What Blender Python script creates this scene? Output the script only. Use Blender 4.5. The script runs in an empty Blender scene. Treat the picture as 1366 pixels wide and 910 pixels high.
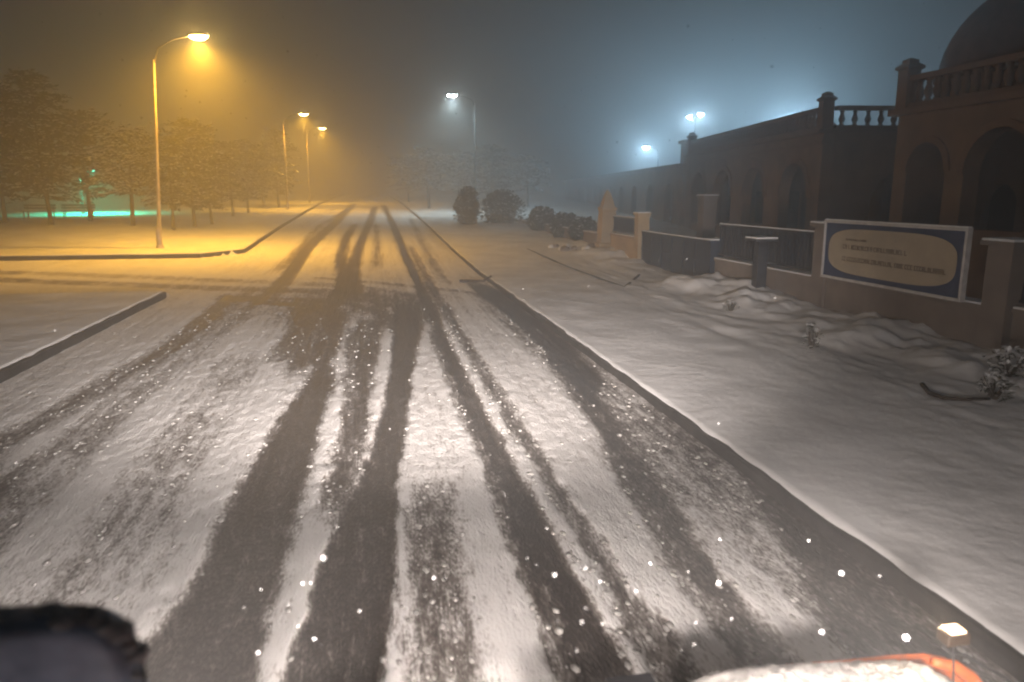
import bpy, bmesh, math, random
import numpy as np
from mathutils import Vector, Matrix

SC = bpy.context.scene
COL = SC.collection
random.seed(7)
RNG = np.random.default_rng(7)

# ------------------------------------------------------------------ camera
F, EYE = 986.0, 2.6                      # focal length in photo pixels, eye height in the cab
PITCH = math.atan(197 / F)
YAW = math.atan(190 / F * math.cos(PITCH))
cam_d = bpy.data.cameras.new('camera')
cam = bpy.data.objects.new('camera', cam_d)
COL.objects.link(cam)
cam.location = (0, 0, EYE)
cam.rotation_euler = (math.pi / 2 - PITCH, 0, -YAW)
cam_d.sensor_width = 36
cam_d.lens = 36 * F / 1366
cam_d.clip_start = 0.05
cam_d.clip_end = 3000
SC.camera = cam
cam_d.dof.use_dof = True
cam_d.dof.focus_distance = 14.0
cam_d.dof.aperture_fstop = 1.6

# ------------------------------------------------------------------ world: overcast snowy night
w = bpy.data.worlds.new('World')
SC.world = w
w.use_nodes = True
nt = w.node_tree
bg = nt.nodes['Background']
sky = nt.nodes.new('ShaderNodeTexSky')
sky.sky_type = 'NISHITA'
sky.sun_disc = False
sky.sun_elevation = math.radians(-4)
sky.sun_rotation = math.radians(60)
add = nt.nodes.new('ShaderNodeMixRGB')
add.blend_type = 'ADD'
add.inputs[0].default_value = 1.0
add.inputs[2].default_value = (0.42, 0.44, 0.47, 1)     # low cloud lit by the town
nt.links.new(sky.outputs[0], add.inputs[1])
nt.links.new(add.outputs[0], bg.inputs[0])
bg.inputs[1].default_value = 0.042

SC.view_settings.view_transform = 'Standard'
SC.view_settings.look = 'None'
SC.view_settings.exposure = 0.3
SC.view_settings.gamma = 1.0
SC.render.engine = 'CYCLES'
cy = SC.cycles
cy.use_denoising = True
cy.use_adaptive_sampling = True
cy.adaptive_threshold = 0.02
try:
    cy.denoiser = 'OPENIMAGEDENOISE'
except Exception:
    pass
cy.max_bounces = 5
cy.diffuse_bounces = 2
cy.glossy_bounces = 2
cy.transmission_bounces = 3
cy.volume_bounces = 1
cy.sample_clamp_indirect = 3.0
cy.sample_clamp_direct = 0
cy.filter_width = 2.1
cy.caustics_reflective = False
cy.caustics_refractive = False

HEADLIGHT_W = 10500
SODIUM_W = 6800
HAZE_DENSITY = 0.018

# ------------------------------------------------------------------ measuring helpers (photo pixel -> place)
_fh = Vector((math.sin(YAW), math.cos(YAW), 0))
_r = Vector((math.cos(YAW), -math.sin(YAW), 0))
_f = _fh * math.cos(PITCH) - Vector((0, 0, 1)) * math.sin(PITCH)
_u = _fh * math.sin(PITCH) + Vector((0, 0, 1)) * math.cos(PITCH)
CAM = Vector((0, 0, EYE))


def ray(px, py):
    return _f + _r * ((px - 683) / F) - _u * ((py - 455) / F)


GY = [-60, 24, 32, 45, 60, 80, 120, 150, 260, 900]
GZ = [0, 0, 0.18, 0.6, 0.95, 1.4, 1.95, 2.15, 2.3, 2.3]


def gz(y):
    return np.interp(y, GY, GZ)


def gpt(px, py, lift=0.0):
    d = ray(px, py)
    z = lift
    for _ in range(25):
        p = CAM + d * ((z - EYE) / d.z)
        z = 0.5 * z + 0.5 * (float(gz(p.y)) + lift)
        z = min(z, EYE - 0.05)
    return CAM + d * ((z - EYE) / d.z)


def onY(px, py, Y):
    d = ray(px, py)
    return CAM + d * (Y / d.y)


def onX(px, py, X):
    d = ray(px, py)
    return CAM + d * (X / d.x)


def vnoise(x, y, seed=0):
    """smooth value noise, numpy arrays, about 0..1"""
    x = np.asarray(x, float); y = np.asarray(y, float)
    xi = np.floor(x).astype(np.int64); yi = np.floor(y).astype(np.int64)
    xf = x - xi; yf = y - yi
    xf = xf * xf * (3 - 2 * xf); yf = yf * yf * (3 - 2 * yf)

    def h(a, b):
        n = (a * 374761393 + b * 668265263 + seed * 974711) & 0x7fffffff
        n = ((n ^ (n >> 13)) * 1274126177) & 0x7fffffff
        return ((n ^ (n >> 16)) & 0xffff) / 65535.0
    return (h(xi, yi) * (1 - xf) * (1 - yf) + h(xi + 1, yi) * xf * (1 - yf)
            + h(xi, yi + 1) * (1 - xf) * yf + h(xi + 1, yi + 1) * xf * yf)


def fbm(x, y, seed=0, n=3):
    t, a, s = 0, 0.5, 0
    for k in range(n):
        t = t + a * vnoise(x * 2 ** k, y * 2 ** k, seed + k * 17)
        s += a
        a *= 0.5
    return t / s


def sstep(a, b, x):
    t = np.clip((x - a) / (b - a), 0, 1)
    return t * t * (3 - 2 * t)


# ------------------------------------------------------------------ materials
MATS = {}


def mat(name, col, rough=0.8, var=0.25, scale=6.0, bump=0.3, bscale=None, metal=0.0, col2=None, spec=0.3, dist=0.02):
    if name in MATS:
        return MATS[name]
    m = bpy.data.materials.new(name)
    m.use_nodes = True
    n = m.node_tree.nodes
    L = m.node_tree.links
    b = n['Principled BSDF']
    b.inputs['Roughness'].default_value = rough
    b.inputs['Metallic'].default_value = metal
    b.inputs['Specular IOR Level'].default_value = spec
    tc = n.new('ShaderNodeTexCoord')
    nz = n.new('ShaderNodeTexNoise')
    nz.inputs['Scale'].default_value = scale
    nz.inputs['Detail'].default_value = 6
    L.new(tc.outputs['Object'], nz.inputs['Vector'])
    rp = n.new('ShaderNodeValToRGB')
    a = [c * (1 - var) for c in col]
    c2 = col2 if col2 else [min(1, c * (1 + var)) for c in col]
    rp.color_ramp.elements[0].position = 0.32
    rp.color_ramp.elements[1].position = 0.68
    rp.color_ramp.elements[0].color = (*a, 1)
    rp.color_ramp.elements[1].color = (*c2, 1)
    L.new(nz.outputs[0], rp.inputs[0])
    L.new(rp.outputs[0], b.inputs['Base Color'])
    if bump:
        n2 = n.new('ShaderNodeTexNoise')
        n2.inputs['Scale'].default_value = bscale or scale * 4
        n2.inputs['Detail'].default_value = 4
        L.new(tc.outputs['Object'], n2.inputs['Vector'])
        bp = n.new('ShaderNodeBump')
        bp.inputs['Strength'].default_value = bump
        bp.inputs['Distance'].default_value = dist
        L.new(n2.outputs[0], bp.inputs['Height'])
        L.new(bp.outputs[0], b.inputs['Normal'])
    MATS[name] = m
    return m


def emit(name, col, strength):
    m = bpy.data.materials.new(name)
    m.use_nodes = True
    n = m.node_tree.nodes
    b = n['Principled BSDF']
    b.inputs['Base Color'].default_value = (0.8, 0.8, 0.8, 1)
    b.inputs['Emission Color'].default_value = (*col, 1)
    b.inputs['Emission Strength'].default_value = strength
    return m


def snow_cover_mat(name, stretch):
    """snow over wet road, driven by the per-vertex snow cover of the mesh"""
    m = bpy.data.materials.new(name)
    m.use_nodes = True
    n = m.node_tree.nodes
    L = m.node_tree.links
    b = n['Principled BSDF']
    tc = n.new('ShaderNodeTexCoord')
    mp = n.new('ShaderNodeMapping')
    mp.inputs['Scale'].default_value = (1, stretch, 1)
    L.new(tc.outputs['Object'], mp.inputs['Vector'])
    n1 = n.new('ShaderNodeTexNoise'); n1.inputs['Scale'].default_value = 14; n1.inputs['Detail'].default_value = 8
    n1.inputs['Roughness'].default_value = 0.65
    L.new(mp.outputs[0], n1.inputs['Vector'])
    n2 = n.new('ShaderNodeTexNoise'); n2.inputs['Scale'].default_value = 55; n2.inputs['Detail'].default_value = 5
    L.new(mp.outputs[0], n2.inputs['Vector'])
    at = n.new('ShaderNodeAttribute'); at.attribute_name = 'cover'
    ad = n.new('ShaderNodeMath'); ad.operation = 'ADD'
    L.new(n1.outputs[0], ad.inputs[0]); L.new(n2.outputs[0], ad.inputs[1])
    sb = n.new('ShaderNodeMath'); sb.operation = 'SUBTRACT'; sb.inputs[1].default_value = 1.0
    L.new(ad.outputs[0], sb.inputs[0])
    # noise bites hardest where the cover is half way
    ml = n.new('ShaderNodeMath'); ml.operation = 'MULTIPLY_ADD'; ml.inputs[1].default_value = 1.15
    L.new(sb.outputs[0], ml.inputs[0]); L.new(at.outputs['Fac'], ml.inputs[2])
    n3 = n.new('ShaderNodeTexNoise'); n3.inputs['Scale'].default_value = 2.2; n3.inputs['Detail'].default_value = 5
    L.new(mp.outputs[0], n3.inputs['Vector'])
    m3 = n.new('ShaderNodeMath'); m3.operation = 'MULTIPLY_ADD'; m3.inputs[1].default_value = 0.5; m3.inputs[2].default_value = -0.25
    L.new(n3.outputs[0], m3.inputs[0])
    m4 = n.new('ShaderNodeMath'); m4.operation = 'ADD'
    L.new(ml.outputs[0], m4.inputs[0]); L.new(m3.outputs[0], m4.inputs[1])
    mp4 = n.new('ShaderNodeMapping'); mp4.inputs['Scale'].default_value = (15, 0.35, 1)
    L.new(tc.outputs['Object'], mp4.inputs['Vector'])
    n4 = n.new('ShaderNodeTexNoise'); n4.inputs['Scale'].default_value = 1.0; n4.inputs['Detail'].default_value = 6
    L.new(mp4.outputs[0], n4.inputs['Vector'])
    m5 = n.new('ShaderNodeMath'); m5.operation = 'MULTIPLY_ADD'; m5.inputs[1].default_value = 0.5; m5.inputs[2].default_value = -0.23
    L.new(n4.outputs[0], m5.inputs[0])
    m6 = n.new('ShaderNodeMath'); m6.operation = 'ADD'
    L.new(m4.outputs[0], m6.inputs[0]); L.new(m5.outputs[0], m6.inputs[1])
    ml = m6
    rp = n.new('ShaderNodeValToRGB')
    e = rp.color_ramp.elements
    e[0].position = 0.0; e[0].color = (0.05, 0.044, 0.041, 1)
    e[1].position = 0.86; e[1].color = (0.80, 0.79, 0.79, 1)
    for p, c in ((0.16, (0.09, 0.08, 0.075)), (0.32, (0.165, 0.148, 0.138)), (0.46, (0.27, 0.25, 0.238)), (0.62, (0.52, 0.50, 0.49))):
        x = e.new(p); x.color = (*c, 1)
    L.new(ml.outputs[0], rp.inputs[0])
    L.new(rp.outputs[0], b.inputs['Base Color'])
    rr = n.new('ShaderNodeMapRange')
    rr.inputs['From Min'].default_value = 0.1; rr.inputs['From Max'].default_value = 0.6
    rr.inputs['To Min'].default_value = 0.5; rr.inputs['To Max'].default_value = 0.95
    L.new(ml.outputs[0], rr.inputs['Value'])
    L.new(rr.outputs[0], b.inputs['Roughness'])
    b.inputs['Specular IOR Level'].default_value = 0.25
    bp = n.new('ShaderNodeBump'); bp.inputs['Strength'].default_value = 0.55; bp.inputs['Distance'].default_value = 0.03
    L.new(ml.outputs[0], bp.inputs['Height'])
    L.new(bp.outputs[0], b.inputs['Normal'])
    return m


M_ROAD = snow_cover_mat('snowy_road', 0.32)
M_SNOW = mat('snow', (0.76, 0.76, 0.77), 0.92, 0.12, 0.9, 0.3, 6, spec=0.15, dist=0.05)
M_SNOWCAP = mat('snow_cap', (0.78, 0.78, 0.79), 0.92, 0.06, 8, 0.4, 40, spec=0.15)
M_KERB = mat('kerb_stone', (0.035, 0.032, 0.03), 0.85, 0.3, 5, 0.4)
M_WALL = mat('rendered_wall', (0.20, 0.165, 0.14), 0.9, 0.18, 2.2, 0.25, 30)
M_TAN = mat('tan_render', (0.40, 0.30, 0.18), 0.9, 0.18, 2.0, 0.25, 30)
M_STONE = mat('facade_stone', (0.29, 0.19, 0.12), 0.9, 0.22, 1.1, 0.2, 25)
M_STONE2 = mat('moulding_stone', (0.27, 0.17, 0.11), 0.9, 0.16, 2.0, 0.2, 25)
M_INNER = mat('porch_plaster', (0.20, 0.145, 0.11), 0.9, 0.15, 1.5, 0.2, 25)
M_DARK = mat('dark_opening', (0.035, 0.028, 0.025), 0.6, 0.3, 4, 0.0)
M_GLASS = mat('window_glass', (0.02, 0.02, 0.024), 0.12, 0.2, 2, 0.0, spec=0.5)
M_DOME = mat('dome_metal_sheet', (0.16, 0.10, 0.085), 0.65, 0.25, 3, 0.2, 20)
M_NAVY = mat('navy_gate_paint', (0.022, 0.028, 0.045), 0.5, 0.25, 5, 0.15, 40)
M_RAIL = mat('dark_fence_metal', (0.035, 0.036, 0.042), 0.55, 0.25, 6, 0.15, 40)
M_FRAME = mat('pale_metal_frame', (0.55, 0.53, 0.52), 0.5, 0.15, 8, 0.1)
M_BLUE = mat('blue_sign_board', (0.035, 0.055, 0.12), 0.5, 0.15, 4, 0.05)
M_PLAQUE = mat('cream_sign_plaque', (0.40, 0.34, 0.25), 0.5, 0.10, 3, 0.05)
M_INK = mat('brown_lettering', (0.13, 0.09, 0.06), 0.6, 0.2, 20, 0)
M_POLE = mat('galvanised_pole', (0.36, 0.30, 0.24), 0.5, 0.35, 5, 0.15, metal=0.2)
M_BARK = mat('tree_bark', (0.05, 0.038, 0.03), 0.9, 0.4, 8, 0.6)
M_LEAF = mat('dark_needles', (0.045, 0.05, 0.035), 0.8, 0.45, 3, 0)
M_ORANGE = mat('orange_plough_paint', (0.72, 0.16, 0.03), 0.45, 0.25, 9, 0.1)
M_BLACK = mat('black_plastic', (0.018, 0.018, 0.02), 0.45, 0.3, 10, 0.1)
M_MIRROR = mat('lightened_blue_housing', (0.20, 0.25, 0.35), 0.45, 0.5, 9, 0.15)  # base colour raised to stand in for a bluish sheen from the cab
M_BRONZE = mat('amber_lamp_housing', (0.03, 0.018, 0.01), 0.5, 0.3, 20, 0.1)
M_TWIG = mat('dry_twig', (0.055, 0.04, 0.03), 0.9, 0.3, 9, 0.3)


# ------------------------------------------------------------------ mesh helpers
def link(name, me, m=None, parent=None):
    o = bpy.data.objects.new(name, me)
    COL.objects.link(o)
    if m is not None and me is not None and not me.materials:
        for mm in (m if isinstance(m, (list, tuple)) else [m]):
            me.materials.append(mm)
    if parent is not None:
        o.parent = parent
    return o


def finish(bm, name, m=None, parent=None, smooth=False, bevel=0.0):
    if bevel:
        bmesh.ops.bevel(bm, geom=list(bm.edges), offset=bevel, segments=2, affect='EDGES', profile=0.6)
    me = bpy.data.meshes.new(name)
    bm.to_mesh(me)
    bm.free()
    if smooth:
        me.polygons.foreach_set('use_smooth', [True] * len(me.polygons))
    return link(name, me, m, parent)


def tag(o, label=None, cat=None, group=None, kind=None):
    if label: o['label'] = label
    if cat: o['category'] = cat
    if group: o['group'] = group
    if kind: o['kind'] = kind
    return o


def empty(name, loc, label, cat, group=None, rz=0.0):
    o = bpy.data.objects.new(name, None)
    COL.objects.link(o)
    o.location = loc
    o.rotation_euler = (0, 0, rz)
    o.empty_display_size = 0.2
    return tag(o, label, cat, group)


def copy_tree(o, parent=None):
    c = o.copy()
    COL.objects.link(c)
    c.parent = parent
    for ch in list(o.children):
        copy_tree(ch, c)
    return c


def box(bm, x0, x1, y0, y1, z0, z1):
    vs = [bm.verts.new((x, y, z)) for z in (z0, z1) for y in (y0, y1) for x in (x0, x1)]
    for q in ((0, 2, 3, 1), (4, 5, 7, 6), (0, 1, 5, 4), (2, 6, 7, 3), (0, 4, 6, 2), (1, 3, 7, 5)):
        bm.faces.new([vs[i] for i in q])


def boxo(name, m, parent, x0, x1, y0, y1, z0, z1, bevel=0.0):
    bm = bmesh.new()
    box(bm, x0, x1, y0, y1, z0, z1)
    return finish(bm, name, m, parent, bevel=bevel)


def lathe(bm, prof, n=16, cx=0, cy=0, a0=0.0):
    rings = []
    for r_, z in prof:
        rings.append([bm.verts.new((cx + r_ * math.cos(a0 + 2 * math.pi * k / n), cy + r_ * math.sin(a0 + 2 * math.pi * k / n), z)) for k in range(n)])
    for a, b in zip(rings, rings[1:]):
        for k in range(n):
            bm.faces.new((a[k], a[(k + 1) % n], b[(k + 1) % n], b[k]))
    bm.faces.new(rings[0][::-1])
    bm.faces.new(rings[-1])


def tube(bm, pts, radii, n=8):
    pts = [Vector(p) for p in pts]
    if not hasattr(radii, '__len__'):
        radii = [radii] * len(pts)
    rings = []
    for i, p in enumerate(pts):
        t = (pts[min(i + 1, len(pts) - 1)] - pts[max(i - 1, 0)]).normalized()
        a = t.cross(Vector((0, 0, 1)) if abs(t.z) < 0.9 else Vector((1, 0, 0))).normalized()
        b = t.cross(a)
        rings.append([bm.verts.new(p + (a * math.cos(2 * math.pi * k / n) + b * math.sin(2 * math.pi * k / n)) * radii[i]) for k in range(n)])
    for A, B in zip(rings, rings[1:]):
        for k in range(n):
            bm.faces.new((A[k], A[(k + 1) % n], B[(k + 1) % n], B[k]))
    bm.faces.new(rings[0][::-1])
    bm.faces.new(rings[-1])


def grid_mesh(name, X, Y, Z, m, cover=None):
    """X, Y, Z are 2-D arrays"""
    ny, nx = X.shape
    co = np.stack([X.ravel(), Y.ravel(), Z.ravel()], 1)
    i = np.arange(ny * nx).reshape(ny, nx)
    q = np.stack([i[:-1, :-1].ravel(), i[:-1, 1:].ravel(), i[1:, 1:].ravel(), i[1:, :-1].ravel()], 1)
    me = bpy.data.meshes.new(name)
    me.vertices.add(len(co))
    me.vertices.foreach_set('co', co.astype(np.float32).ravel())
    me.loops.add(q.size)
    me.loops.foreach_set('vertex_index', q.astype(np.int32).ravel())
    me.polygons.add(len(q))
    me.polygons.foreach_set('loop_start', np.arange(0, q.size, 4, dtype=np.int32))
    me.update(calc_edges=True)
    me.validate()
    me.polygons.foreach_set('use_smooth', [True] * len(me.polygons))
    if cover is not None:
        at = me.attributes.new('cover', 'FLOAT', 'POINT')
        at.data.foreach_set('value', cover.astype(np.float32).ravel())
    return link(name, me, m)


# ------------------------------------------------------------------ road cover: tyre tracks in snow
RX0, RX1 = -5.1, 3.36


def px_track(rows):
    """rows of (photo y, x left, x right) -> arrays Y, centre, half width"""
    out = []
    for y, xl, xr in rows:
        a, b = gpt(xl, y), gpt(xr, y)
        out.append(((a.y + b.y) / 2, (a.x + b.x) / 2, abs(b.x - a.x) / 2))
    out.sort()
    return np.array(out)


LONG = [  # (track rows, bareness, softness m, ragged)
    (px_track([(485, 430, 444), (510, 412, 441), (541, 390, 432), (600, 352, 416), (662, 318, 396), (783, 262, 362), (909, 165, 330), (1100, 30, 300)]), 0.92, 0.10, 0.25),
    (px_track([(395, 400, 455), (420, 392, 458), (455, 392, 452), (500, 385, 420)]), 0.55, 0.22, 0.4),
    (px_track([(425, 484, 512), (450, 466, 508), (541, 460, 490), (632, 440, 478), (690, 422, 455)]), 0.66, 0.06, 0.45),
    (px_track([(405, 532, 562), (440, 528, 560), (469, 524, 554), (541, 515, 541), (626, 487, 531), (698, 453, 527), (783, 421, 518), (909, 382, 509), (1100, 330, 500)]), 0.95, 0.04, 0.14),
    (px_track([(640, 560, 600), (700, 545, 600), (800, 545, 620), (909, 550, 640), (1100, 560, 680)]), 0.50, 0.12, 0.55),
    (np.array([[2.0, 1.20, 0.13], [5, 1.19, 0.11], [8, 1.18, 0.09], [12, 1.2, 0.085], [16, 1.28, 0.09], [24, 1.34, 0.10], [45, 1.35, 0.11], [80, 1.35, 0.12]]), 0.92, 0.05, 0.2),
    (np.array([[2.0, 0.98, 0.07], [6, 1.02, 0.055], [10, 1.02, 0.05], [14, 1.06, 0.05]]), 0.66, 0.05, 0.5),
    (np.array([[2.0, 1.56, 0.09], [6, 1.55, 0.08], [12, 1.56, 0.08], [20, 1.62, 0.08], [34, 1.75, 0.08]]), 0.62, 0.06, 0.5),
    (px_track([(470, 725, 748), (540, 775, 800), (620, 820, 860), (700, 865, 915), (780, 915, 968), (890, 985, 1060), (1100, 1120, 1230)]), 0.66, 0.10, 0.5),
    (px_track([(378, 622, 640), (390, 640, 668), (405, 660, 690), (430, 690, 722), (470, 735, 768), (520, 785, 818)]), 0.80, 0.08, 0.3),
    (px_track([(640, 1000, 1020), (700, 1050, 1090), (740, 1065, 1120), (800, 1095, 1198), (850, 1130, 1250), (909, 1160, 1330), (1100, 1250, 1600)]), 0.86, 0.14, 0.5),
    (px_track([(392, 303, 322), (430, 258, 280), (460, 216, 243), (530, 95, 130), (600, -30, 12), (700, -200, -135)]), 0.52, 0.14, 0.35),
    (px_track([(385, 335, 368), (430, 268, 318), (500, 190, 235), (600, 60, 120), (700, -80, 30), (800, -220, -60)]), 0.36, 0.18, 0.35),
    (px_track([(640, -60, 5), (690, -160, -20), (760, -260, -70)]), 0.5, 0.2, 0.3),
    (px_track([(470, 300, 350), (560, 235, 290), (640, 180, 260), (740, 100, 180), (830, 20, 120), (909, -60, 60)]), 0.26, 0.25, 0.3),
    (px_track([(272, 470, 475), (300, 440, 450), (330, 405, 418), (370, 375, 392), (395, 350, 372)]), 0.75, 0.08, 0.12),
    (px_track([(280, 462, 466), (300, 427, 433), (330, 395, 402), (365, 362, 372)]), 0.45, 0.08, 0.12),
    (px_track([(276, 498, 503), (300, 489, 495), (330, 474, 483), (365, 462, 478), (400, 448, 480)]), 0.78, 0.08, 0.12),
    (px_track([(300, 470, 476), (320, 457, 465), (345, 450, 462), (375, 450, 464), (400, 445, 470)]), 0.72, 0.08, 0.12),
    (px_track([(300, 500, 504), (330, 500, 506), (360, 498, 508)]), 0.4, 0.08, 0.1),
    (px_track([(290, 545, 549), (330, 562, 569), (380, 590, 600)]), 0.35, 0.1, 0.1),
]
ARCS = []
for pts, hw, amt in (
        ([(-260, 366), (0, 374), (150, 380), (300, 386), (420, 389), (490, 396), (535, 412), (548, 440)], 0.42, 0.42),
        ([(-260, 358), (0, 364), (200, 371), (350, 377), (470, 383), (540, 396), (566, 425)], 0.36, 0.32),
        ([(300, 396), (400, 400), (470, 406), (505, 416), (528, 440)], 0.16, 0.5),
        ([(350, 405), (420, 408), (450, 420), (440, 450), (425, 480)], 0.22, 0.5),
        ([(300, 400), (360, 402), (400, 412), (400, 440), (370, 480)], 0.2, 0.42),
        ([(430, 372), (500, 378), (560, 384), (640, 392), (690, 415)], 0.2, 0.35)):
    ARCS.append((np.array([[gpt(*p).x, gpt(*p).y] for p in pts]), hw, amt))


def road_cover(X, Y):
    S = 0.86 + 0.16 * (fbm(X * 1.3, Y * 0.35, 3) - 0.5)
    rag = (fbm(X * 5, Y * 1.6, 11, 3) - 0.5) * 1.5 + (fbm(X * 15, Y * 5, 12, 2) - 0.5) * 1.2
    # windblown, unevenly packed lane: gutter on the right is half bare
    g = sstep(2.35, 2.7, X) * (1 - sstep(16, 24, Y))
    S = S - g * (0.42 + 0.3 * rag)
    # slushy crossing
    cr = sstep(14.5, 16.5, Y) * (1 - sstep(18.5, 21.5, Y)) * sstep(-3.6, -1.6, X) * (1 - sstep(1.0, 2.4, X))
    S = S - cr * (0.32 + 0.35 * rag)
    for T, amt, soft, ragged in LONG:
        c = np.interp(Y, T[:, 0], T[:, 1])
        hw = np.interp(Y, T[:, 0], T[:, 2])
        y0, y1 = T[0, 0], T[-1, 0]
        span = max(0.8, 0.08 * y1)
        fade = sstep(y0 - 0.5 * span * (y0 > 4), y0 + 0.5 * span * (y0 > 4) + 1e-3, Y) * (1 - sstep(y1 - 0.6 * span, y1 + 0.4 * span, Y))
        d = np.abs(X - c) + rag * (0.03 + ragged * 0.12)
        s = soft + 0.004 * Y
        k = fade * (1 - sstep(hw - 0.4 * s, hw + s, d))
        S = S - k * (amt + ragged * 0.45 * rag) * np.clip(S / 0.86, 0, 1)
        # snow thrown up beside the track
        S = S + 0.08 * fade * np.exp(-((d - hw - 1.6 * s) / 0.07) ** 2)
    for P, hw, amt in ARCS:
        D = np.full(X.shape, 99.0)
        for a, b in zip(P, P[1:]):
            ab = b - a
            t = np.clip(((X - a[0]) * ab[0] + (Y - a[1]) * ab[1]) / (ab @ ab), 0, 1)
            D = np.minimum(D, np.hypot(X - a[0] - t * ab[0], (Y - a[1] - t * ab[1])))
        k = 1 - sstep(hw * 0.6, hw * 1.7, D + rag * 0.08)
        S = S - k * amt * (1 + 0.5 * rag) * np.clip(S / 0.86, 0, 1)
    # streaks dragged along by the wheels, then a little loose snow
    S = S + 0.30 * (fbm(X * 13, Y * 0.22, 71, 3) - 0.5) * sstep(0.0, 0.25, S) + 0.12 * (fbm(X * 24, Y * 0.3, 72, 2) - 0.5)
    S = S + 0.16 * np.exp(-((X - 1.37) / 0.06) ** 2) * (1 - sstep(13, 17, Y))
    S = S + 0.10 * np.clip(fbm(X * 9, Y * 2.5, 31) - 0.55, 0, 1) * 2
    return np.clip(S, 0.02, 1.0)


def geo(a, b, r_, dmin):
    out = [a]
    while out[-1] < b:
        out.append(out[-1] + max(dmin, abs(out[-1]) * r_))
    out[-1] = b
    return np.array(out)


xs = np.linspace(RX0, RX1, 270)
ys = np.concatenate([np.linspace(-12, 2.4, 30), geo(2.45, 34, 0.006, 0.02)[1:], geo(34, 170, 0.018, 0.1)[1:]])
X, Y = np.meshgrid(xs, ys)
S = road_cover(X, Y)
Z = gz(Y) + 0.035 * S + 0.018 * S * (fbm(X * 7, Y * 3.5, 5) - 0.5) + 0.012 * (vnoise(X * 14, Y * 8, 8) - 0.5) * sstep(0.2, 0.8, S)
tag(grid_mesh('road', X, Y, Z, M_ROAD, S), 'snowy road with bare wheel tracks running away from the camera', kind='structure')

# loose clods of snow thrown out by the wheels
_b = bmesh.new()
bmesh.ops.create_icosphere(_b, subdivisions=1, radius=1.0)
CV = np.array([v.co[:] for v in _b.verts]); CF = np.array([[v.index for v in f.verts] for f in _b.faces])
_b.free()
cg = np.random.default_rng(5)
cx_ = cg.uniform(-4.8, 3.3, 30000); cy_ = 3.2 + 15 * cg.random(30000) ** 1.6
cs_ = road_cover(cx_, cy_)
keep = (cg.random(30000) < 0.05 + 0.42 * np.exp(-((cs_ - 0.45) / 0.2) ** 2) + 0.55 * np.exp(-((cx_ - 1.37) / 0.09) ** 2)) & (cs_ > 0.14)
cx_, cy_, cs_ = cx_[keep][:6500], cy_[keep][:6500], cs_[keep][:6500]
rr_ = 0.005 + 0.020 * cg.random(len(cx_)) ** 3.5
VV = [CV * r0 * cg.uniform(0.7, 1.3, (len(CV), 1)) * np.array([1.1, 1.8, 0.5]) + np.array([x, y, float(gz(y)) + 0.033 * c_ + r0 * 0.1]) for x, y, c_, r0 in zip(cx_, cy_, cs_, rr_)]
me = bpy.data.meshes.new('snow_clods')
me.from_pydata(np.concatenate(VV).tolist(), [], np.concatenate([CF + i * len(CV) for i in range(len(VV))]).tolist())
me.polygons.foreach_set('use_smooth', [True] * len(me.polygons))
tag(link('snow_clods', me, mat('grey_slush_clod', (0.42, 0.41, 0.40), 0.95, 0.3, 12, 0.2)), 'loose clods of snow scattered along the wheel tracks', 'snow', None, 'stuff')

xs = np.linspace(-60, RX0 + 0.02, 300)
ys = np.linspace(0, 1, 110)
X, Y = np.meshgrid(xs, ys)
Y = 20.2 + Y * (30.2 + 1.45 * np.clip((X + 6.5) / 1.4, 0, 1) + 0.03 - 20.2)
S = road_cover(X, Y)
S = np.clip(S + 0.03, 0, 1)
Z = gz(Y) + 0.031 * S + 0.02 * S * (fbm(X * 3, Y * 3, 5) - 0.5)
tag(grid_mesh('side_road', X, Y, Z, M_ROAD, S), 'snow covered side road joining from the left', kind='structure')


# ------------------------------------------------------------------ ground: one snow sheet to the horizon
def street_end(X):
    return 30.2 + 1.45 * np.clip((X + 6.5) / 1.4, 0, 1)


def ground_h(X, Y):
    z = gz(Y)
    on_road = (X > RX0 - 0.03) & (X < RX1 + 0.03)
    street = (X <= RX0 - 0.03) * sstep(19.6, 20.8, Y) * (Y < street_end(X) + 0.05) * (X > -62)
    lip = np.where(X > 0, sstep(RX1 + 0.03, RX1 + 0.5, X), sstep(-RX0 + 0.03, -RX0 + 0.5, -X))
    h = np.where(X < 0, 0.215, 0.150) + lip * (0.05 * (fbm(X * 0.5, Y * 0.5, 21) - 0.5) + 0.03 * (fbm(X * 2.2, Y * 1.6, 22) - 0.5)) - (1 - lip) * 0.022 * fbm(X * 3, Y * 2.2, 24)
    far = sstep(30, 80, np.hypot(X, Y))
    h = h + far * 0.5 * (fbm(X * 0.05, Y * 0.05, 23) - 0.5)
    # ploughed heaps along the right-hand wall
    heap = sstep(7.2, 8.7, X + 0.7 * (fbm(X * 0 + 3, Y * 0.7, 41) - 0.5)) * (1 - sstep(9.6, 10.2, X)) * sstep(4, 7, Y) * (1 - sstep(30, 36, Y))
    gate = 1 - 0.75 * sstep(18.5, 20, Y) * (1 - sstep(24.2, 25.2, Y))
    h = h + heap * gate * (0.10 + 0.62 * np.clip(fbm(X * 0.9, Y * 0.9, 42, 4) - 0.36, 0, 1) + 0.16 * (fbm(X * 4, Y * 4, 43) - 0.5))
    # trodden, ridged strip in front of the heaps
    rid = sstep(5.2, 6.8, X) * (1 - sstep(9, 10, X)) * (1 - sstep(22, 30, Y))
    h = h + rid * 0.10 * (fbm(X * 2.6, Y * 0.55, 44) - 0.5) + rid * 0.045 * (fbm(X * 6, Y * 5, 45) - 0.5)
    # park on the left rises a little behind the lamp
    h = h + 0.30 * sstep(-7.5, -14, X) * sstep(34, 40, Y) * (1 - sstep(46, 56, Y))
    h = np.where(on_road, -0.07, h)
    h = h * (1 - street) + street * -0.07
    return z + h


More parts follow.
